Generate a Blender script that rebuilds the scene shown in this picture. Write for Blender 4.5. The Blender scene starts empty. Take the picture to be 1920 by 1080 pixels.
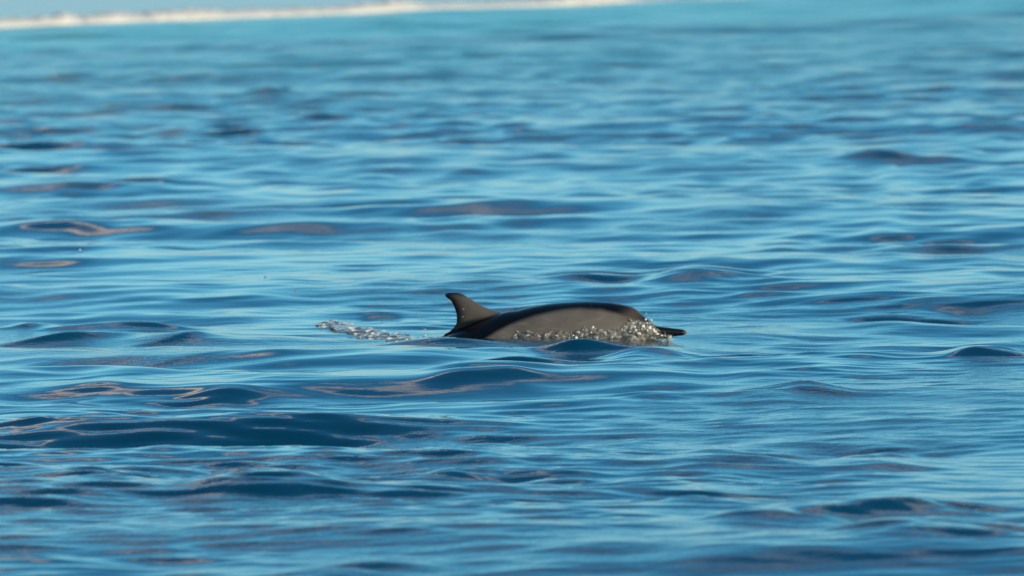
import bpy, bmesh, math, random
import numpy as np
from mathutils import Matrix, Vector
R = math.radians
random.seed(7)
rng = np.random.default_rng(11)
scene = bpy.context.scene
COL = scene.collection

# ------------------------------------------------------------------ camera
CAM_H, FPX, PITCH, ROLL = 1.93, 16400.0, 2.583, 0.9
cp, sp = math.cos(R(PITCH)), math.sin(R(PITCH))
F = Vector((0, cp, -sp)); R0 = Vector((1, 0, 0)); U0 = Vector((0, sp, cp))
cr, sr = math.cos(R(ROLL)), math.sin(R(ROLL))
RT = R0 * cr - U0 * sr
UP = U0 * cr + R0 * sr
cam_d = bpy.data.cameras.new('camera')
cam = bpy.data.objects.new('camera', cam_d); COL.objects.link(cam)
m = Matrix((RT, UP, -F)).transposed().to_4x4(); m.translation = Vector((0, 0, CAM_H))
cam.matrix_world = m
cam_d.sensor_width = 23.6
cam_d.lens = 23.6 * FPX / 1920
cam_d.clip_start, cam_d.clip_end = 0.5, 20000
cam_d.dof.use_dof = True
cam_d.dof.focus_distance = 35.2
cam_d.dof.aperture_fstop = 4.4
scene.camera = cam

# ------------------------------------------------------------------ sky and sun
SUN_EL, SUN_AZ = 19.0, 138.0            # azimuth clockwise from +Y (the way the camera looks)
world = bpy.data.worlds.new('World'); scene.world = world; world.use_nodes = True
wn, wl = world.node_tree.nodes, world.node_tree.links
wn.clear()
def W(t, **k):
    n = wn.new(t)
    for a, v in k.items(): setattr(n, a, v)
    return n
out = W('ShaderNodeOutputWorld'); bg = W('ShaderNodeBackground'); bg.inputs[1].default_value = 0.145
sky = W('ShaderNodeTexSky', sky_type='NISHITA', sun_disc=False)
sky.sun_elevation = R(SUN_EL); sky.sun_rotation = R(SUN_AZ)
sky.air_density = 1.0; sky.dust_density = 0.7; sky.ozone_density = 6.0; sky.altitude = 0
tc = W('ShaderNodeTexCoord')
sep = W('ShaderNodeSeparateXYZ'); wl.new(tc.outputs['Generated'], sep.inputs[0])
# clouds: broken, sunlit, a little way up the sky all round
mp = W('ShaderNodeMapping'); mp.inputs['Scale'].default_value = (2.4, 2.4, 6.0)
wl.new(tc.outputs['Generated'], mp.inputs[0])
no = W('ShaderNodeTexNoise'); no.inputs['Scale'].default_value = 1.7; no.inputs['Detail'].default_value = 3
no.inputs['Roughness'].default_value = 0.55
wl.new(mp.outputs[0], no.inputs['Vector'])
band = W('ShaderNodeValToRGB')           # how much cloud there is at a given height
wl.new(sep.outputs['Z'], band.inputs[0])
e = band.color_ramp.elements
e[0].position, e[0].color = 0.0, (0, 0, 0, 1)
e[1].position, e[1].color = 1.0, (0.05, 0.05, 0.05, 1)
for p_, v_ in ((0.235, 0.0), (0.34, 0.46), (0.40, 0.45), (0.50, 0.0)):
    q = e.new(p_); q.color = (v_, v_, v_, 1)
ad = W('ShaderNodeMath', operation='ADD'); wl.new(band.outputs[0], ad.inputs[0]); wl.new(no.outputs[0], ad.inputs[1])
mr = W('ShaderNodeMapRange'); mr.inputs[1].default_value = 0.80; mr.inputs[2].default_value = 1.11
mr.interpolation_type = 'SMOOTHSTEP'
wl.new(ad.outputs[0], mr.inputs[0])
tint = W('ShaderNodeMix', data_type='RGBA', blend_type='MULTIPLY'); tint.inputs[0].default_value = 1
wl.new(sky.outputs[0], tint.inputs[6]); hz = W('ShaderNodeMapRange', interpolation_type='SMOOTHSTEP'); hz.inputs[1].default_value = 0.02; hz.inputs[2].default_value = 0.13
wl.new(sep.outputs['Z'], hz.inputs[0])
hm = W('ShaderNodeMix', data_type='RGBA'); hm.inputs[6].default_value = (0.86, 1.0, 1.02, 1); hm.inputs[7].default_value = (0.62, 1.09, 0.96, 1)
wl.new(hz.outputs[0], hm.inputs[0])
hz2 = W('ShaderNodeMapRange'); hz2.inputs[1].default_value = 0.10; hz2.inputs[2].default_value = 0.36
wl.new(sep.outputs['Z'], hz2.inputs[0])      # clear dry air: deep blue overhead
hm2 = W('ShaderNodeMix', data_type='RGBA'); hm2.inputs[7].default_value = (0.36, 0.90, 0.86, 1)
wl.new(hz2.outputs[0], hm2.inputs[0]); wl.new(hm.outputs[2], hm2.inputs[6]); wl.new(hm2.outputs[2], tint.inputs[7])
mx = W('ShaderNodeMix', data_type='RGBA')
wl.new(mr.outputs[0], mx.inputs[0]); wl.new(tint.outputs[2], mx.inputs[6]); mx.inputs[7].default_value = (11.5, 8.8, 6.4, 1)
wl.new(mx.outputs[2], bg.inputs[0]); wl.new(bg.outputs[0], out.inputs[0])

sl = bpy.data.lights.new('sun', 'SUN'); sl.energy = 3.6; sl.angle = R(0.53); sl.color = (1.0, 0.76, 0.44)
so = bpy.data.objects.new('sun', sl); COL.objects.link(so)
sd = Vector((math.sin(R(SUN_AZ)) * math.cos(R(SUN_EL)), math.cos(R(SUN_AZ)) * math.cos(R(SUN_EL)), math.sin(R(SUN_EL))))
so.rotation_euler = sd.to_track_quat('Z', 'Y').to_euler()
vs = scene.view_settings
scene.display_settings.display_device = 'sRGB'
vs.view_transform = 'Standard'; vs.look = 'None'; vs.gamma = 1; vs.use_curve_mapping = False
vs.exposure = 0.23

# ------------------------------------------------------------------ helpers
def ray(px, py):
    return F * FPX + RT * (px - 960) - UP * (py - 540)
def ground(px, py, z=0.0):
    d = ray(px, py); t = (z - CAM_H) / d.z
    return Vector((0, 0, CAM_H)) + d * t
def link(name, me, mat=None, parent=None, smooth=True):
    o = bpy.data.objects.new(name, me); COL.objects.link(o)
    if mat: me.materials.append(mat)
    if smooth: me.polygons.foreach_set('use_smooth', [True] * len(me.polygons))
    if parent: o.parent = parent
    return o
def tag(o, label=None, cat=None, group=None, kind=None):
    for k, v in (('label', label), ('category', cat), ('group', group), ('kind', kind)):
        if v: o[k] = v
    return o
def mat(name):
    mt = bpy.data.materials.new(name); mt.use_nodes = True
    nt = mt.node_tree
    return mt, nt.nodes, nt.links, nt.nodes['Principled BSDF']

# ------------------------------------------------------------------ sea surface
# reef edge and surf line, as straight lines on the ground:  y = a + b*x
def line(p, q):
    b = (q.y - p.y) / (q.x - p.x); return p.y - b * p.x, b
SURF = line(ground(0, 52), ground(1150, 6))
REEF = line(ground(0, 112), ground(1900, 36))

def smooth01(t):
    t = np.clip(t, 0, 1); return t * t * (3 - 2 * t)

# directional spectrum of short wind waves over a low swell
comps = []
def add_comps(n, l0, l1, slope, spread, head, seed):
    r = np.random.default_rng(seed)
    for i in range(n):
        lam = l0 * (l1 / l0) ** ((i + r.uniform(0, 1)) / n)
        th = R(head) + r.normal(0, 1) * R(spread)
        k = 2 * math.pi / lam
        a = slope * math.sqrt(2.0 / n) / k * r.uniform(0.6, 1.4)
        comps.append((k * math.sin(th), k * math.cos(th), a, r.uniform(0, 2 * math.pi), lam))
def value_noise(x, y, sx, sy, seed):
    """smooth random field, cells sx by sy"""
    r = np.random.default_rng(seed); T = r.normal(0, 1, (97, 101))
    u, v = x / sx + 1000.3, y / sy + 1000.7
    iu, iv = np.floor(u).astype(int), np.floor(v).astype(int)
    fu, fv = u - iu, v - iv
    fu = fu * fu * (3 - 2 * fu); fv = fv * fv * (3 - 2 * fv)
    g = lambda a, b: T[a % 97, b % 101]
    return ((g(iu, iv) * (1 - fu) + g(iu + 1, iv) * fu) * (1 - fv)
            + (g(iu, iv + 1) * (1 - fu) + g(iu + 1, iv + 1) * fu) * fv)

BIG = []; MID = []; FINE = []
add_comps(16, 2.4, 10.0, 0.021, 16, 22, 1); BIG, comps = comps, []
add_comps(34, 0.8, 2.8, 0.066, 22, 16, 12); MID, comps = comps, []
add_comps(34, 0.30, 0.8, 0.064, 34, -14, 3); MID2, comps = comps, []
add_comps(50, 0.085, 0.32, 0.110, 15, 9, 4); FINE, comps = comps, []

# individual wavelets that stand out: (px, py, half width px, height px, lean px, steepness)
WAVELETS = [
    (1500, 705, 330, 7, -30, .6), (1660, 645, 260, 6, -18, .5), (1720, 775, 240, 9, -14, .7), (90, 720, 220, 9, 14, .8),
    (300, 690, 200, 10, 16, .8), (60, 790, 150, 14, 12, .9), (200, 815, 170, 14, 10, .9), (900, 470, 260, 8, 6, .7), (1100, 345, 220, 7, -4, .7), (330, 370, 160, 7, 2, .8),
    (835, 648, 140, 20, 2, .9), (1005, 690, 130, 36, -6, 1.35), (1110, 668, 95, 34, -16, 1.35), (1210, 684, 80, 16, -14, 1.2), (930, 712, 90, 12, 4, 1.0),
    (1440, 684, 120, 22, -14, 1.05), (905, 728, 75, 14, 3, 1.1), (395, 750, 70, 20, -2, 1.2),
    (220, 618, 130, 28, 14, 1.3), (110, 640, 120, 28, 16, 1.25), (330, 640, 90, 16, 8, 1.1), (250, 590, 110, 14, 6, 1.1), (60, 622, 70, 16, 6, 1.1),
    (80, 545, 60, 10, 0, .8), (530, 462, 80, 11, 2, 1.1), (755, 426, 55, 9, 0, 1.2), (1215, 425, 55, 10, 0, 1.2),
    (1650, 302, 55, 9, 0, 1.1), (655, 375, 40, 6, 0, 1.0), (1370, 151, 40, 6, 0, 1.0), (1740, 578, 95, 20, -2, 1.05),
    (1070, 568, 90, 12, 0, 1.1), (712, 585, 30, 12, 0, 1.15), (1300, 540, 75, 12, 0, 1.0), (1850, 510, 70, 9, 0, 1.0),
    (1300, 752, 170, 18, -8, 1.05), (1450, 745, 100, 12, -6, 1.0), (560, 800, 110, 18, 6, 1.05), (1650, 828, 110, 18, 6, 1.05),
    (1480, 826, 90, 12, 0, 1.0), (870, 883, 110, 18, 6, 1.05), (520, 930, 110, 18, 0, 1.0), (1680, 968, 150, 32, 8, 1.15),
    (1480, 985, 110, 22, 8, 1.05), (1350, 950, 70, 12, 4, 1.05), (1740, 1028, 130, 24, 4, 1.05), (620, 1078, 120, 26, 0, 1.1),
    (170, 480, 80, 10, 4, .85), (230, 890, 150, 20, 4, .95),
    (1870, 690, 60, 12, 0, 1.0), (520, 625, 90, 10, 4, .95), (1560, 770, 160, 12, -8, .9), (1130, 430, 60, 6, 0, .7),
    (420, 558, 240, 7, 1, .62), (120, 425, 130, 22, -4, .62), (40, 412, 90, 16, 0, .62), (500, 182, 70, 10, 3, .75), (620, 182, 60, 9, 3, .8),
    (350, 200, 90, 6, 3, .65), (1500, 222, 120, 6, 2, .65), (1720, 215, 110, 6, 3, .65), (1180, 905, 130, 14, 3, .7), (1750, 894, 120, 14, 4, .75),
]
def wave_height(x, y, spacing):
    """returns dx, dy, dz; spacing = local sample distance, so that shorter waves fade out"""
    x = np.atleast_1d(np.asarray(x, float)); y = np.atleast_1d(np.asarray(y, float)); spacing = np.broadcast_to(spacing, x.shape)
    dx = np.zeros_like(x); dy = np.zeros_like(x); dz = np.zeros_like(x)
    surf_y = SURF[0] + SURF[1] * x
    reef_y = REEF[0] + REEF[1] * x
    beyond = smooth01((y - surf_y + 3) / 4.0)
    calm = 1 - 0.93 * beyond
    shallow = smooth01((y - reef_y + 2) / 10)
    n1 = value_noise(x, y, 2.2, 5.0, 21); n2 = value_noise(x, y, 1.1, 2.6, 22)
    n3 = value_noise(x, y, 0.9, 1.6, 23)
    ruffle = smooth01((32.6 - y) / 2.5 + 0.5) * (1 - 0.55 * smooth01((26.6 - y) / 2.0 + 0.5)) + smooth01((y - 62) / 20) * 0.6
    gm = (1.0 + 0.28 * n1) * calm * (1 - 0.22 * smooth01((32.5 - y) / 3)) * (1 - 0.12 * smooth01((y - 46) / 20))
    gm2 = np.clip(0.85 + 0.35 * n2, 0.2, 1.6) * calm * (0.8 + 0.55 * smooth01((y - 46) / 25))
    gf = np.clip(0.22 + (0.72 + 0.25 * n1) * ruffle + 0.15 * n3, 0.05, 1.6) * calm
    for cs, g, chop in ((BIG, calm, .6), (MID, gm, .8), (MID2, gm2, .7), (FINE, gf, .4)):
        for kx, ky, a, ph, lam in cs:
            f = smooth01((lam / spacing - 1.7) / 1.8)
            if f.max() <= 0: continue
            p = kx * x + ky * y + ph
            amp = a * f * g
            k = math.hypot(kx, ky)
            s = np.sin(p)
            dz += amp * np.cos(p)
            dx -= chop * amp * kx / k * s
            dy -= chop * amp * ky / k * s
    # named wavelets, each bent and roughened a little
    w1 = value_noise(x, y, 0.35, 0.5, 31); w2 = value_noise(x, y, 0.22, 0.35, 32); w3 = value_noise(x, y, 0.07, 0.12, 33)
    # water lies quieter right against the swimming animal
    o = ground(1050, 633)
    q = np.exp(-(((x - o.x) / 0.68) ** 4 + ((y - o.y + 0.1) / 0.62) ** 4))
    dz += q * (-0.004 - 0.85 * dz); dx *= 1 - 0.8 * q; dy *= 1 - 0.8 * q
    dz += 0.017 * np.exp(-(((x - o.x - 0.02) / 0.32) ** 4 + ((y - o.y + 0.25) / 0.35) ** 4))
    dz += 0.030 * np.exp(-(((x - o.x + 0.42) / 0.3) ** 2 + ((y - o.y + 0.42) / 0.30) ** 2))
    keep = np.ones_like(dz)
    for px, py, hw, hp, lean, st in WAVELETS:
        if hp < 9 or st < .9: continue
        c = ground(px, py); pm = c.y / FPX
        k_ = -0.6 if (hp >= 20 and 600 < py < 700) else 0.45
        keep *= 1 + k_ * np.exp(-((x - c.x) / (hw * pm * 1.3)) ** 4 - ((y - c.y) / (hp * pm * 9)) ** 4)
    dz *= np.clip(keep, 0.3, 1.7)
    for px, py, hw, hp, lean, st in WAVELETS:
        c = ground(px, py + hp * 0.15); d = c.y
        pm = d / FPX                       # metres per photo pixel there
        main = hp >= 20 and 600 < py < 700
        A = hp * pm * (0.72 if main else 0.50)
        sx = hw * pm * (0.95 if main else 1.1)
        sf = max(A / (0.60 * st), 0.085)               # camera side
        sb = sf * 2.6
        tilt = max(-0.7, min(0.7, lean / hw * (d / CAM_H) * 0.45))
        cy = d + sf * 0.4
        m_ = (np.abs(x - c.x) < sx * 3.5) & (np.abs(y - cy) < sb * 5 + sx * 3)
        if not m_.any(): continue
        xx, yy = x[m_] - c.x, y[m_] - cy
        yy = yy - xx * tilt + w1[m_] * 0.8 * sf + w2[m_] * 0.25 * sf + np.sin(xx / sx * 1.7 + px) * 0.6 * sf
        s_ = np.where(yy < 0, sf, sb); ep = 0.4
        ax = np.abs(xx) / sx
        w = np.exp(-ax ** 2 / 1.1) * (1 + 0.28 * w1[m_] + 0.10 * w2[m_])
        u_ = yy / s_
        dz[m_] += A * w * np.exp(-(np.sqrt(u_ ** 2 + ep ** 2) - ep))
    return dx, dy, dz

def build_sea():
    # rows follow distance, finer near, so that each row takes about the same height in the eye
    q = np.concatenate([np.linspace(1330, 961, 340), np.linspace(960, 700.5, 540), np.linspace(700, 470.5, 230), np.linspace(470, 175, 500)])
    rows_mid = CAM_H * FPX / q
    rows = np.concatenate([np.linspace(-60, rows_mid[0] - 1.5, 20), rows_mid,
                           rows_mid[-1] * np.geomspace(1.01, 50, 60)])
    u = np.linspace(-0.078, 0.078, 640)
    ue = 0.078 * np.geomspace(1.03, 900, 46)
    u = np.concatenate([-ue[::-1], u, ue])
    Y, Uu = np.meshgrid(rows, u, indexing='ij')
    X = Uu * np.maximum(Y, 22.0)
    sp_row = np.gradient(rows)
    spc = np.broadcast_to(sp_row[:, None], Y.shape).copy()
    spx = np.abs(np.gradient(X, axis=1)); spc = np.maximum(spc, spx)
    dx, dy, dz = wave_height(X.ravel(), Y.ravel(), spc.ravel())
    nr, nc = X.shape
    co = np.empty((nr * nc, 3), np.float32)
    co[:, 0] = X.ravel() + dx; co[:, 1] = Y.ravel() + dy; co[:, 2] = dz
    idx = np.arange(nr * nc).reshape(nr, nc)
    fa = np.stack([idx[:-1, :-1], idx[:-1, 1:], idx[1:, 1:], idx[1:, :-1]], -1).reshape(-1, 4)
    me = bpy.data.meshes.new('sea')
    me.vertices.add(len(co)); me.vertices.foreach_set('co', co.ravel())
    me.loops.add(fa.size); me.loops.foreach_set('vertex_index', fa.ravel().astype(np.int32))
    me.polygons.add(len(fa)); me.polygons.foreach_set('loop_start', np.arange(0, fa.size, 4, dtype=np.int32))
    me.update(calc_edges=True)
    return me

sea_m, N, L, bs = mat('sea_water')
bs.inputs['IOR'].default_value = 1.333
geo = N.new('ShaderNodeNewGeometry'); sx_ = N.new('ShaderNodeSeparateXYZ'); L.new(geo.outputs['Position'], sx_.inputs[0])
def M_(op, a, b=None, c=None):
    n = N.new('ShaderNodeMath'); n.operation = op
    for i, v in enumerate((a, b, c)):
        if v is None: continue
        if isinstance(v, (int, float)): n.inputs[i].default_value = v
        else: L.new(v, n.inputs[i])
    return n.outputs[0]
def MR(v, a, b, c=0.0, d=1.0):
    n = N.new('ShaderNodeMapRange'); n.interpolation_type = 'SMOOTHSTEP'
    L.new(v, n.inputs[0])
    for i, t in enumerate((a, b, c, d)): n.inputs[i + 1].default_value = t
    return n.outputs[0]
def NO(scale, sc, detail=3, w=0.5):
    mpn = N.new('ShaderNodeMapping'); mpn.inputs['Scale'].default_value = sc
    L.new(geo.outputs['Position'], mpn.inputs[0])
    n = N.new('ShaderNodeTexNoise'); n.inputs['Scale'].default_value = scale; n.inputs['Detail'].default_value = detail
    n.inputs['Roughness'].default_value = w
    L.new(mpn.outputs[0], n.inputs['Vector']); return n.outputs[0]
wob = M_('MULTIPLY_ADD', NO(0.22, (1, 1, 1), 4), 5.0, -2.5)
past = M_('ADD', M_('SUBTRACT', sx_.outputs[1], M_('MULTIPLY_ADD', sx_.outputs[0], REEF[1], REEF[0])), wob)
t_sh = M_('ADD', M_('MULTIPLY', MR(past, -48.0, -2.0), 0.42), M_('MULTIPLY', MR(past, -1.0, 9.0), 0.45))
t_dk = M_('MULTIPLY', MR(past, -7.0, 0.0), M_('SUBTRACT', 1.0, MR(past, 2.0, 8.0)))
def MIX(f, a, b):
    n = N.new('ShaderNodeMix'); n.data_type = 'RGBA'
    L.new(f, n.inputs[0])
    for i, v in ((6, a), (7, b)):
        if isinstance(v, tuple): n.inputs[i].default_value = v
        else: L.new(v, n.inputs[i])
    return n.outputs[2]
deep = MIX(NO(0.25, (1, .4, 1), 3), (0.0004, 0.030, 0.076, 1), (0.0008, 0.050, 0.108, 1))
c1 = MIX(t_sh, deep, (0.07, 0.37, 0.35, 1))
c2 = MIX(M_('MULTIPLY', t_dk, 0.85), c1, (0.012, 0.05, 0.055, 1))
pastS = MR(M_('SUBTRACT', sx_.outputs[1], M_('MULTIPLY_ADD', sx_.outputs[0], SURF[1], SURF[0])), 0.0, 5.0)
c2 = MIX(pastS, c2, (0.36, 0.27, 0.27, 1))
L.new(c2, bs.inputs['Base Color'])
L.new(MR(sx_.outputs[1], 45, 130, 0.02, 0.16), bs.inputs['Roughness'])
# capillary ripples, in patches
rip = NO(26.0, (0.55, 1.0, 1.0), 3, 0.6)
pat = MR(NO(0.5, (0.8, 0.5, 1), 3), 0.42, 0.62, 0.15, 1.0)
near = MR(sx_.outputs[1], 70, 110, 1.0, 0.0)
chopf = NO(3.2, (0.6, 1.0, 1.0), 3, 0.6)
farw = MR(sx_.outputs[1], 48, 100, 0.0, 1.0)
calmf = MR(M_('SUBTRACT', sx_.outputs[1], M_('MULTIPLY_ADD', sx_.outputs[0], SURF[1], SURF[0])), -3.0, 1.0, 1.0, 0.08)
h_ = M_('ADD', M_('MULTIPLY', M_('MULTIPLY', rip, pat), M_('MULTIPLY', near, 0.0034)),
        M_('MULTIPLY', M_('MULTIPLY', chopf, farw), M_('MULTIPLY', calmf, 0.05)))
bmp = N.new('ShaderNodeBump'); bmp.inputs['Distance'].default_value = 1.0; bmp.inputs['Strength'].default_value = 1.0
L.new(h_, bmp.inputs['Height']); L.new(bmp.outputs[0], bs.inputs['Normal'])
sea = tag(link('sea', build_sea(), sea_m), kind='structure')

# ------------------------------------------------------------------ dolphin
YAW = 7.0
OD = ground(1080, 633)
OD.z = 0
TX = Vector((math.cos(R(YAW)), -math.sin(R(YAW)), 0)); TN = Vector((math.sin(R(YAW)), math.cos(R(YAW)), 0))  # TN points away from the camera
def pl(px, py, n=0.0):
    """photo pixel -> (s, z) on the dolphin's own upright mid plane, moved n metres away from the camera"""
    d = ray(px, py); o = Vector((0, 0, CAM_H))
    t = ((OD + TN * n) - o).dot(TN) / d.dot(TN)
    p = o + d * t
    return (p - OD).dot(TX), p.z
top_px = [(945, 585), (968, 581.5), (990, 576), (1028, 569.5), (1071, 566), (1098, 565), (1139, 566.5), (1163, 570), (1179, 573.5),
          (1193, 580), (1206, 591), (1216, 600), (1222, 606), (1228, 610), (1236, 612), (1261, 615), (1280, 617.5), (1287, 620)]
top = [pl(*p) for p in top_px]
s0 = top[0][0]
top = [(s0 - 1.22, -0.44), (s0 - 1.0, -0.36), (s0 - 0.75, -0.235), (s0 - 0.5, -0.105), (s0 - 0.35, -0.028), (s0 - 0.22, 0.028), (s0 - 0.1, 0.078)] + top
s_tip = pl(1289, 624)[0]
def interp(xs, ys, x):
    """monotone cubic"""
    xs, ys = np.array(xs, float), np.array(ys, float)
    h = np.diff(xs); dl = np.diff(ys) / h
    m = np.zeros(len(xs)); m[0], m[-1] = dl[0], dl[-1]
    for i in range(1, len(xs) - 1):
        m[i] = 0 if dl[i - 1] * dl[i] <= 0 else 2 / (1 / dl[i - 1] + 1 / dl[i])
    i = np.clip(np.searchsorted(xs, x) - 1, 0, len(h) - 1)
    t = (x - xs[i]) / h[i]
    return ((1 + 2 * t) * (1 - t) ** 2 * ys[i] + t * (1 - t) ** 2 * h[i] * m[i]
            + t * t * (3 - 2 * t) * ys[i + 1] + t * t * (t - 1) * h[i] * m[i + 1])
S = lambda px: pl(px, 600)[0]
bot = [(s0 - 1.22, -0.50), (s0 - 1.0, -0.46), (s0 - 0.75, -0.40), (s0 - 0.5, -0.34), (s0 - 0.25, -0.275), (s0, -0.235), (S(1020), -0.205), (S(1080), -0.18),
       (S(1130), -0.15), (S(1170), -0.115), (S(1195), -0.08), (S(1212), -0.045), (S(1224), -0.016), (S(1236), -0.004), (S(1261), 0.000), (S(1282), 0.006), (s_tip, 0.014)]
wid = [(s0 - 1.22, .018), (s0 - 1.0, .035), (s0 - 0.75, .07), (s0 - 0.5, .115), (s0 - 0.25, .15), (s0, .168), (S(1040), .172), (S(1090), .165),
       (S(1130), .148), (S(1165), .124), (S(1190), .098), (S(1206), .074), (S(1218), .048), (S(1228), .031), (S(1240), .026), (S(1265), .021), (S(1283), .015), (s_tip, .003)]

bm = bmesh.new()
NS, NG = 150, 40
ss = np.concatenate([np.linspace(s0 - 1.22, S(1180), 90), np.linspace(S(1180), s_tip, 61)[1:]])
tz = interp([p[0] for p in top] + [s_tip], [p[1] for p in top] + [0.018], ss)
bz = interp(*zip(*bot), ss)
wz = interp(*zip(*wid), ss)
rings = []
for s, t, b, w in zip(ss, tz, bz, wz):
    cz, hz = (t + b) / 2, (t - b) / 2
    ring = []
    for k in range(NG):
        a = 2 * math.pi * k / NG
        ca, sa = math.cos(a), math.sin(a)
        ring.append(bm.verts.new((s, w * ca * (1 - 0.10 * max(0, sa) ** 2), cz + hz * sa)))
    rings.append(ring)
for a, b in zip(rings[:-1], rings[1:]):
    for k in range(NG):
        bm.faces.new((a[k], a[(k + 1) % NG], b[(k + 1) % NG], b[k]))
bm.faces.new(rings[0][::-1]); bm.faces.new(rings[-1])
def loft(sections):
    rs = [[bm.verts.new(p) for p in sec] for sec in sections]
    n = len(rs[0])
    for a, b in zip(rs[:-1], rs[1:]):
        for k in range(n): bm.faces.new((a[k], a[(k + 1) % n], b[(k + 1) % n], b[k]))
    bm.faces.new(rs[0][::-1]); bm.faces.new(rs[-1])
# dorsal fin
lead = [(548.3, 858), (550.5, 866), (554, 873), (559, 880.5), (566, 892), (575.5, 908), (583.5, 930), (588, 947), (597, 962), (612, 975), (630, 985)]
trail = [(548.3, 840), (551, 834), (554, 832.5), (558, 835.5), (563, 843), (577, 851), (590, 854.5), (604, 854.5), (615, 849), (627, 831), (636, 815)]
secs = []
for py in list(np.linspace(548.3, 556, 7)) + list(np.linspace(559, 628, 26)):
    lx = float(interp(*zip(*lead), np.array([py]))[0]); tx = float(interp(*zip(*trail), np.array([py]))[0])
    sa, za = pl(tx, py); sb, zb = pl(lx, py)
    ch = sb - sa
    th = max(0.006, min(0.5 * ch * 0.22, 0.024)) * (0.7 if py < 550 else 1)
    sec = []
    for k in range(20):
        a = 2 * math.pi * k / 20
        u = 0.5 + 0.5 * math.cos(a)              # 1 at the leading edge
        t = th * math.sin(a) * (0.35 + 1.05 * u)
        sec.append((sa + ch * u, t, za + (zb - za) * u))
    secs.append(sec)
loft(secs[::-1])
# flippers and flukes (under water, seen only as the body they belong to)
for sgn in (-1, 1):
    secs = []
    for i in range(9):
        f = i / 8
        c = Vector((S(1120) - 0.12 * f ** 1.2, sgn * (0.10 + 0.16 * f), -0.09 - 0.13 * f))
        ch = 0.10 * (1 - f) ** 0.6 + 0.012
        secs.append([(c.x + ch * 0.5 * math.cos(a), c.y, c.z + 0.013 * (1 - 0.7 * f) * math.sin(a)) for a in [2 * math.pi * k / 12 for k in range(12)]])
    if sgn < 0: secs = [s_[::-1] for s_ in secs]
    loft(secs)
    secs = []
    for i in range(9):
        f = i / 8
        ch = 0.15 * (1 - f) ** 0.7 + 0.01
        cx = s0 - 1.20 - 0.16 * f ** 1.3
        secs.append([(cx + ch * 0.5 * math.cos(a), sgn * (-0.01 + 0.24 * f), -0.47 + 0.012 * (1 - 0.7 * f) * math.sin(a)) for a in [2 * math.pi * k / 12 for k in range(12)]])
    if sgn < 0: secs = [s_[::-1] for s_ in secs]
    loft(secs)
bmesh.ops.recalc_face_normals(bm, faces=bm.faces[:])
raw = bpy.data.meshes.new('raw'); bm.to_mesh(raw); bm.free()
def bake(me, mods):
    o = bpy.data.objects.new('temp', me); COL.objects.link(o)
    for ty, kw in mods:
        md = o.modifiers.new(ty, ty)
        for k, v in kw.items(): setattr(md, k, v)
    dg = bpy.context.evaluated_depsgraph_get()
    r = bpy.data.meshes.new_from_object(o.evaluated_get(dg))
    bpy.data.objects.remove(o)
    return r
body = bake(raw, [('REMESH', dict(mode='VOXEL', voxel_size=0.005)), ('SMOOTH', dict(factor=0.5, iterations=9))])
body.name = 'dolphin'; body.materials.clear()
# pigment: dark cape and fin, paler flank; light painted on the fin too
nv = len(body.vertices); co = np.empty(nv * 3); body.vertices.foreach_get('co', co); co = co.reshape(-1, 3)
cape_px = [(905, 640), (930, 624), (952, 612), (976, 601), (1003, 592), (1044, 584), (1085, 578.5), (1125, 581), (1152, 588), (1179, 596), (1205, 604), (1225, 612), (1290, 640)]
cape = [pl(x, y, -0.10) for x, y in cape_px]
cz = np.interp(co[:, 0], [c[0] for c in cape], [c[1] for c in cape])
wob_ = 0.0015 * np.sin(co[:, 0] * 23)
g = smooth01((co[:, 2] - cz + wob_) / 0.024 + 0.5)           # 1 in the cape
flank = np.array([0.108, 0.099, 0.094]); capec = np.array([0.0035, 0.003, 0.0035]); melonc = np.array([0.075, 0.06, 0.05])
colr = flank * (1 - g)[:, None] + capec * g[:, None]
# paler melon
ms, mz = pl(1187, 590, -0.06)
mw = np.exp(-(((co[:, 0] - ms) / 0.045) ** 2 + ((co[:, 2] - mz) / 0.03) ** 2))[:, None] * (np.abs(co[:, 1]) > 0.0)[:, None]
colr = colr * (1 - 0.85 * mw) + melonc * 0.85 * mw
# fin: grey front, dark rear, tip and base; own colour plus painted light
zf = np.interp(co[:, 2], [0, 0.2], [0, 1])
_, zb0 = pl(880, 604)
infin = smooth01((co[:, 2] - np.interp(co[:, 0], [pl(850, 610)[0], pl(880, 604)[0], pl(930, 590)[0], pl(960, 580)[0]], [pl(850, 610)[1], pl(880, 602)[1], pl(930, 592)[1], pl(960, 580)[1]])) / 0.02 + 0.3) * (co[:, 0] < pl(965, 590)[0])
tr = np.interp(co[:, 2], [pl(0 + 850, y)[1] for y, x in trail[::-1]], [pl(x, y)[0] for y, x in trail[::-1]])
fr = smooth01((co[:, 0] - tr - 0.008) / 0.05) * (1 - 0.8 * smooth01((co[:, 2] - pl(850, 562)[1]) / 0.03))
fw = (infin * fr)[:, None]
colr = colr * (1 - fw) + np.array([0.080, 0.071, 0.067]) * fw
# beak dark, belly pale
bk = smooth01((co[:, 0] - S(1226)) / 0.02)[:, None]
colr = colr * (1 - bk) + np.array([0.010, 0.009, 0.010]) * bk
tipw = np.exp(-((co[:, 0] - s_tip) / 0.008) ** 2)[:, None]
colr = colr * (1 - tipw) + np.array([0.30, 0.25, 0.22]) * tipw
bel = smooth01((-0.10 - co[:, 2] - 0.2 * np.clip(s0 - co[:, 0], 0, 2)) / 0.05)[:, None]
colr = colr * (1 - bel) + np.array([0.5, 0.47, 0.45]) * bel
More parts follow.
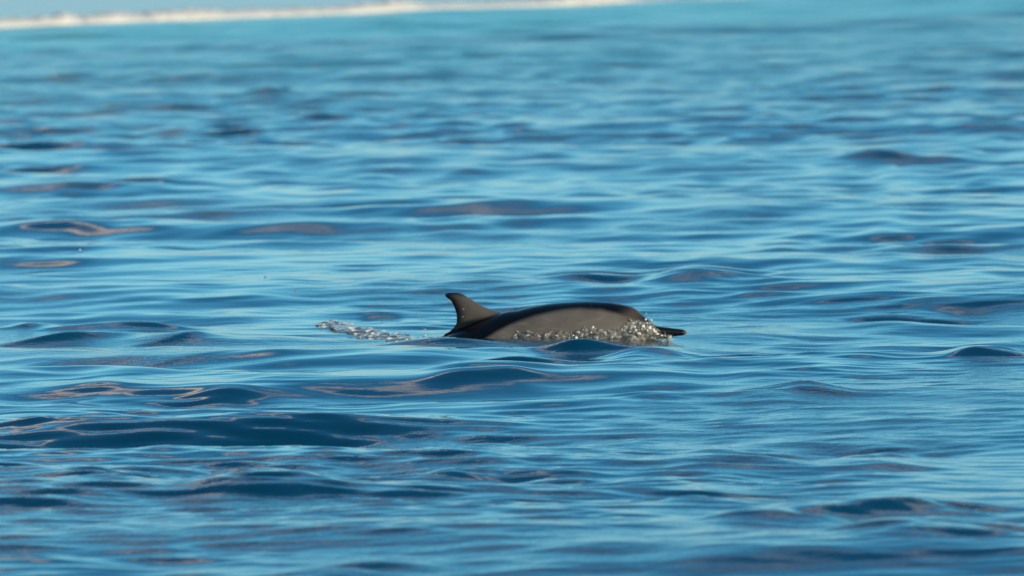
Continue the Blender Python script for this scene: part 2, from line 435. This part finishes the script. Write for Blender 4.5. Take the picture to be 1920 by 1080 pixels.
# mouth line along the beak
ml = np.exp(-((co[:, 2] - np.interp(co[:, 0], [S(1205), S(1236), s_tip], [-0.02, 0.016, 0.020])) / 0.0018) ** 2) * (co[:, 0] > S(1205))
colr = colr * (1 - 0.7 * ml[:, None])
# thin pale scratches
for k in range(26):
    a0 = rng.uniform(s0, S(1190)); z0 = rng.uniform(0.0, 0.15); le = rng.uniform(0.02, 0.07); sl_ = rng.normal(0, 0.35)
    dd = co[:, 2] - z0 - sl_ * (co[:, 0] - a0)
    sw_ = np.exp(-(dd / 0.0022) ** 2) * np.clip(1 - ((co[:, 0] - a0) / le) ** 2, 0, 1) * (co[:, 1] < 0)
    colr = colr * (1 + 0.35 * sw_[:, None])
# eye
for sg in (-1, 1):
    es, ez = S(1192), 0.012
    ew = (np.exp(-(((co[:, 0] - es) / 0.008) ** 2 + ((co[:, 2] - ez) / 0.006) ** 2) ** 2) * (co[:, 1] * sg > 0.03))[:, None]
    colr = colr * (1 - ew) + 0.004 * ew
ca_ = body.color_attributes.new('pigment_light', 'FLOAT_COLOR', 'POINT')
ca_.data.foreach_set('color', np.concatenate([colr, np.ones((nv, 1))], 1).astype(np.float32).ravel())
skin, N, L, bs = mat('dolphin_skin')
at = N.new('ShaderNodeAttribute'); at.attribute_name = 'pigment_light'
tcd = N.new('ShaderNodeTexCoord')
nz = N.new('ShaderNodeTexNoise'); nz.inputs['Scale'].default_value = 14; nz.inputs['Detail'].default_value = 5
L.new(tcd.outputs['Object'], nz.inputs['Vector'])
mrs = N.new('ShaderNodeMapRange'); mrs.inputs[1].default_value = 0.3; mrs.inputs[2].default_value = 0.7; mrs.inputs[3].default_value = 0.86; mrs.inputs[4].default_value = 1.12
L.new(nz.outputs[0], mrs.inputs[0])
mm = N.new('ShaderNodeVectorMath'); mm.operation = 'SCALE'; L.new(at.outputs['Color'], mm.inputs[0]); L.new(mrs.outputs[0], mm.inputs['Scale'])
L.new(mm.outputs[0], bs.inputs['Base Color'])
bs.inputs['Roughness'].default_value = 0.22
bs.inputs['IOR'].default_value = 1.34
n2_ = N.new('ShaderNodeTexNoise'); n2_.inputs['Scale'].default_value = 60; n2_.inputs['Detail'].default_value = 3
L.new(tcd.outputs['Object'], n2_.inputs['Vector'])
bp = N.new('ShaderNodeBump'); bp.inputs['Distance'].default_value = 0.004; bp.inputs['Strength'].default_value = 0.12
L.new(n2_.outputs[0], bp.inputs['Height']); L.new(bp.outputs[0], bs.inputs['Normal'])
dol = link('dolphin', body, skin)
dol.location = OD; dol.rotation_euler = (0, 0, -R(YAW))
tag(dol, 'dark grey dolphin surfacing, curved dorsal fin and slim beak above the blue water', 'dolphin')

# ------------------------------------------------------------------ splashing water
spl, N, L, bs = mat('splash_water')
bs.inputs['Base Color'].default_value = (0.95, 0.96, 0.94, 1)
bs.inputs['Transmission Weight'].default_value = 0.78
bs.inputs['Roughness'].default_value = 0.05
bs.inputs['IOR'].default_value = 1.333
tcs = N.new('ShaderNodeTexCoord'); ns = N.new('ShaderNodeTexNoise'); ns.inputs['Scale'].default_value = 70; ns.inputs['Detail'].default_value = 4
L.new(tcs.outputs['Object'], ns.inputs['Vector'])
bq = N.new('ShaderNodeBump'); bq.inputs['Distance'].default_value = 0.006; bq.inputs['Strength'].default_value = 0.8
L.new(ns.outputs[0], bq.inputs['Height']); L.new(bq.outputs[0], bs.inputs['Normal'])
mtr = N.new('ShaderNodeMapRange'); mtr.inputs[1].default_value = 0.42; mtr.inputs[2].default_value = 0.66; mtr.inputs[3].default_value = 0.98; mtr.inputs[4].default_value = 0.72
L.new(ns.outputs[0], mtr.inputs[0]); L.new(mtr.outputs[0], bs.inputs['Transmission Weight'])

foam, N, L, bs = mat('white_foam')
tcs = N.new('ShaderNodeTexCoord'); ns = N.new('ShaderNodeTexNoise'); ns.inputs['Scale'].default_value = 3.0; ns.inputs['Detail'].default_value = 6
L.new(tcs.outputs['Object'], ns.inputs['Vector'])
rmp = N.new('ShaderNodeMix'); rmp.data_type = 'RGBA'; rmp.inputs[6].default_value = (0.50, 0.53, 0.54, 1); rmp.inputs[7].default_value = (0.82, 0.80, 0.78, 1)
L.new(ns.outputs[0], rmp.inputs[0]); L.new(rmp.outputs[2], bs.inputs['Base Color'])
bs.inputs['Roughness'].default_value = 0.6

ICO = bmesh.new(); bmesh.ops.create_icosphere(ICO, subdivisions=2, radius=1)
IV = np.array([v.co[:] for v in ICO.verts]); IF = np.array([[v.index for v in f.verts] for f in ICO.faces]); ICO.free()
def blob_mesh(name, pts, torn=False):
    """pts: (x, y, z, rx, ry, rz)"""
    vs_, fs_ = [], []
    for i, p in enumerate(pts):
        rot = rng.normal(size=(3, 3)); qm, _ = np.linalg.qr(rot)
        v = (IV * (1 + 0.18 * np.sin(IV @ qm * 3.1).sum(1, keepdims=True) / 2)) * np.array(p[3:6]) + np.array(p[:3])
        if torn:                             # stretched and turned any way, as thrown water is
            rr_ = (p[3] * p[4] * p[5]) ** (1 / 3)
            v = (IV * (1 + 0.18 * np.sin(IV @ qm * 3.1).sum(1, keepdims=True) / 2)) * np.array([2.6, 0.8, 0.42]) * rr_
            v = v @ qm.T + np.array(p[:3])
        vs_.append(v); fs_.append(IF + i * len(IV))
    me = bpy.data.meshes.new(name)
    me.from_pydata(np.concatenate(vs_).tolist(), [], np.concatenate(fs_).tolist()); me.update()
    return me
def at_n(px, py, n):
    s, z = pl(px, py, n); p = OD + TX * s + TN * n
    return (p.x, p.y, z)
def body_half(px, z):
    s = pl(px, 610)[0]
    t = np.interp(s, ss, tz); b = np.interp(s, ss, bz); w = np.interp(s, ss, wz)
    c, h = (t + b) / 2, (t - b) / 2
    q = max(0.0, 1 - ((z - c) / max(h, 1e-4)) ** 2)
    return w * math.sqrt(q)
def splash(npt, prof, rad, lift=0.012, base=637, bias=1.0):
    """beads of water clinging along the flank; prof = top pixel row against pixel column"""
    pts = []
    xs = [p[0] for p in prof]; ys = [p[1] for p in prof]; ws = [p[2] for p in prof]
    cum = np.linspace(xs[0], xs[-1], 200); wt = np.interp(cum, xs, ws); wt = np.cumsum(wt / wt.sum())
    for i in range(npt):
        px = float(np.interp(rng.uniform(), wt, cum)); tp = float(np.interp(px, xs, ys))
        py = base - (base - tp) * rng.uniform() ** bias
        z0 = pl(px, py, -0.1)[1]
        n = -body_half(px, z0) - rng.uniform(0, lift)
        x, y, z = at_n(px, py, n)
        r = rad * float(np.exp(rng.normal(0, 0.45))) * (0.75 if py < tp + 6 else 1)
        pts.append((x, y, z, r * rng.uniform(.8, 1.7), r, r * rng.uniform(.6, 1.2)))
    return pts
head_prof = [(1105, 630, .3), (1125, 626, .5), (1150, 625, .5), (1165, 616, 1), (1178, 606, 1.8), (1195, 604, 2), (1208, 602, 2.2), (1216, 605, 2.2), (1226, 615, 1.6), (1240, 626, .9), (1258, 631, .6)]
flank_prof = [(955, 628, .2), (972, 622, .5), (1000, 621, .6), (1020, 625, .6), (1060, 626, .8), (1085, 620, 1), (1110, 616, 1.2), (1118, 612, 1.2), (1135, 621, 1), (1160, 620, 1), (1205, 615, 1)]
def flat(ps, k=0.5, up=1.0):
    return [(p[0], p[1], p[2], p[3] * 1.3, p[4] * k, p[5] * up) for p in ps]
pts = flat(splash(430, head_prof, 0.0082, 0.010, 637, 1.2), 0.6) + splash(50, head_prof, 0.0036, 0.06) + flat(splash(240, flank_prof, 0.008, 0.006, 638, 1.9), 0.6, 0.6) + splash(60, flank_prof, 0.0036, 0.03, 635, 1.1)
me = bake(blob_mesh('splash', pts, True), [('REMESH', dict(mode='VOXEL', voxel_size=0.0022)), ('SMOOTH', dict(factor=0.5, iterations=6))])
me.materials.clear()
tag(link('splash', me, spl), 'clear lumpy water splashing over the head and flank of the dolphin', 'splash', kind='stuff')
pts = []
for (pr, n, b) in ((head_prof, 36, 1.0), (flank_prof, 24, 1.1)):
    for p in splash(n, pr, 0.0019, 0.05, 634, b):
        pts.append(p)
tag(link('foam_beads', blob_mesh('foam_beads', pts), foam), 'pale foam beads scattered through the splash beside the dolphin', 'foam', kind='stuff')

glints = [(1221, 600, 3.4), (1213, 606, 2.6), (1206, 612, 2.6), (1218, 615, 3.0), (1226, 618, 2.6), (1228, 622, 2.8), (1233, 626, 2.6), (1187, 606, 2.8), (1190, 613, 3.0), (1184, 616, 2.4), (1192, 619, 2.8),
          (1199, 626, 2.8), (1200, 606, 2.2), (1207, 610, 2.4), (1196, 625, 2.6), (1214, 620, 2.2), (1241, 629, 2.2), (1221, 612, 2.2), (1211, 599, 1.8), (1148, 633, 2.2), (1080, 633, 2.2), (1135, 624, 2.0), (1112, 614, 2.2), (1181, 622, 2.0), (1120, 633, 1.8), (1195, 642, 2.0), (1180, 644, 1.8)]
gp = []  # white beads set on the splash to stand for sun glints
for px, py, rr in glints:
    n = -body_half(px, pl(px, py, -0.1)[1]) - 0.045
    x, y, z = at_n(px, py, n); k = rr * 0.85 * 38 / FPX
    gp.append((x, y, z, k * rng.uniform(.7, 1.6), k, k * rng.uniform(.5, 1.4)))
tag(link('glint_beads', blob_mesh('glint_beads', gp), foam), 'white beads standing in for sun glints where the splash breaks over the dolphin head', 'foam', kind='stuff')

# wash left behind the fin
pts, pts2 = [], []
tail = [(604, 606, 3), (625, 606, 5), (650, 611, 9), (665, 617, 10), (690, 623, 8), (715, 627, 6), (740, 630, 5), (762, 632, 3)]
for i in range(560):
    px = rng.uniform(600, 762) if i % 3 else rng.uniform(615, 725)
    c = np.interp(px, [t[0] for t in tail], [t[1] for t in tail]); th = np.interp(px, [t[0] for t in tail], [t[2] for t in tail])
    g_ = ground(px, c + 4); sea_z = float(wave_height([g_.x], [g_.y], 0.05)[2][0])
    g_ = ground(px, c + 4, sea_z)
    z = abs(rng.normal(0, 0.35)) * th * g_.y / FPX * 0.8 * rng.uniform() ** 2 + 0.0005
    r = 0.0075 * float(np.exp(rng.normal(0, .5)))
    p = (g_.x, g_.y + rng.normal(0, 0.16), z + sea_z + 0.003, r * rng.uniform(1, 2.6), r * 2.2, r * rng.uniform(.35, .8))
    (pts if i % 2 else pts2).append(p if i % 2 else p[:3] + (p[3] * .5, p[4] * .5, p[5] * .6))
me = bake(blob_mesh('wash', pts), [('REMESH', dict(mode='VOXEL', voxel_size=0.0024)), ('SMOOTH', dict(factor=0.5, iterations=2))])
me.materials.clear()
ws_ = link('wash', me, spl); tag(ws_, 'small frothy patch of white water trailing left of the dorsal fin', 'wash', kind='stuff')
for i in range(22):                        # a few last bubbles strung out towards the animal
    px = rng.uniform(750, 850); g_ = ground(px, 632 + rng.normal(0, 2)); sz = float(wave_height([g_.x], [g_.y], 0.05)[2][0]); r = 0.0035 * float(np.exp(rng.normal(0, .4)))
    pts2.append((g_.x, g_.y, sz + 0.002, r * 1.6, r * 1.4, r * .6))
tag(link('wash_foam', blob_mesh('wash_foam', pts2), foam), 'fine white bubbles on the frothy patch left of the dorsal fin', 'foam', kind='stuff')

# drops in the air: (px, py, radius px, metres nearer than the dolphin)
drops = [(828, 501, 1.8, 0), (781, 535, 1.8, 0), (810, 534, 1.6, .1), (731, 508, 1.6, 0), (781, 588, 2.2, .1), (786, 593, 1.9, .1), (797, 618, 2.6, .1), (814, 609, 2.2, 0), (716, 604, 1.8, .05),
         (793, 630, 1.8, .1), (843, 566, 2.2, .12), (869, 580, 1.5, .13), (868, 594, 1.8, .14), (689, 377, 1.6, -.5), (150, 468, 3.0, 4), (497, 520, 2.6, 4), (556, 546, 3.2, 3.5), (1420, 718, 3.4, 1.5), (1212, 588, 2.0, .1), (1225, 592, 1.6, .1), (1109, 574, 1.6, .16)]
dm = blob_mesh('water_drop', [(0, 0, 0, 1, 0.9, 0.95)])
dm.materials.append(spl); dm.polygons.foreach_set('use_smooth', [True] * len(dm.polygons))
for px, py, r, nr in drops:
    d = ray(px, py); dist = 38.0 - nr
    p = Vector((0, 0, CAM_H)) + d * (dist / d.y)
    o = bpy.data.objects.new('water_drop', dm); COL.objects.link(o)
    o.location = p; k = r * dist / FPX; o.scale = (k * random.uniform(.9, 1.3), k, k * random.uniform(.8, 1.1))
    if nr > 1: tag(o, 'small blurred drop of water in the air over open water away from the dolphin', 'water drop', 'blurred water drops over the open water')
    else: tag(o, 'tiny glinting drop of water flung into the air close to the dolphin', 'water drop', 'water drops flung up around the dolphin')

# ------------------------------------------------------------------ surf along the reef
def build_surf():                     # a breaking crest with uneven height
    prof = [(-500, 14), (0, 15), (90, 16), (115, 21), (140, 15), (190, 17), (215, 19), (250, 15), (320, 18), (350, 19), (420, 14), (560, 12), (640, 13), (700, 17), (730, 22), (770, 16), (800, 12),
            (880, 9), (960, 9), (1010, 10), (1060, 14), (1110, 18), (1160, 12), (1210, 4), (1300, 2), (1500, 2), (2100, 2)]
    vs_, fs_ = [], []
    xs = np.linspace(-500, 2100, 1300); nk = 26
    r1 = np.random.default_rng(5)
    for i, px in enumerate(xs):
        py = 52 - (px) * (46 / 1150)
        g_ = ground(px, py); h = np.interp(px, [p[0] for p in prof], [p[1] for p in prof]) * g_.y / FPX * 1.15
        for k in range(nk):
            t = k / (nk - 1)
            w = t * 2.4 - 1.2
            hh = h * (1 - abs(w / 1.2) ** 2.5) ** 0.8 if abs(w) < 1.2 else 0
            hh *= 0.90 + 0.10 * math.sin(px * 0.11 + 3 * w) * math.sin(px * 0.043 + 1.3 * w) + r1.normal(0, 0.035)
            vs_.append((g_.x + r1.normal(0, .01), g_.y + 1.2 + w + r1.normal(0, .02), max(hh, 0) - (0.05 if k in (0, nk - 1) else 0)))
    for i in range(len(xs) - 1):
        for k in range(nk - 1):
            a = i * nk + k; fs_.append((a, a + nk, a + nk + 1, a + 1))
    me = bpy.data.meshes.new('surf'); me.from_pydata(vs_, [], fs_); me.update()
    return me
tag(link('surf', build_surf(), foam), 'long low line of white surf breaking beyond the turquoise shallows', 'surf', kind='stuff')
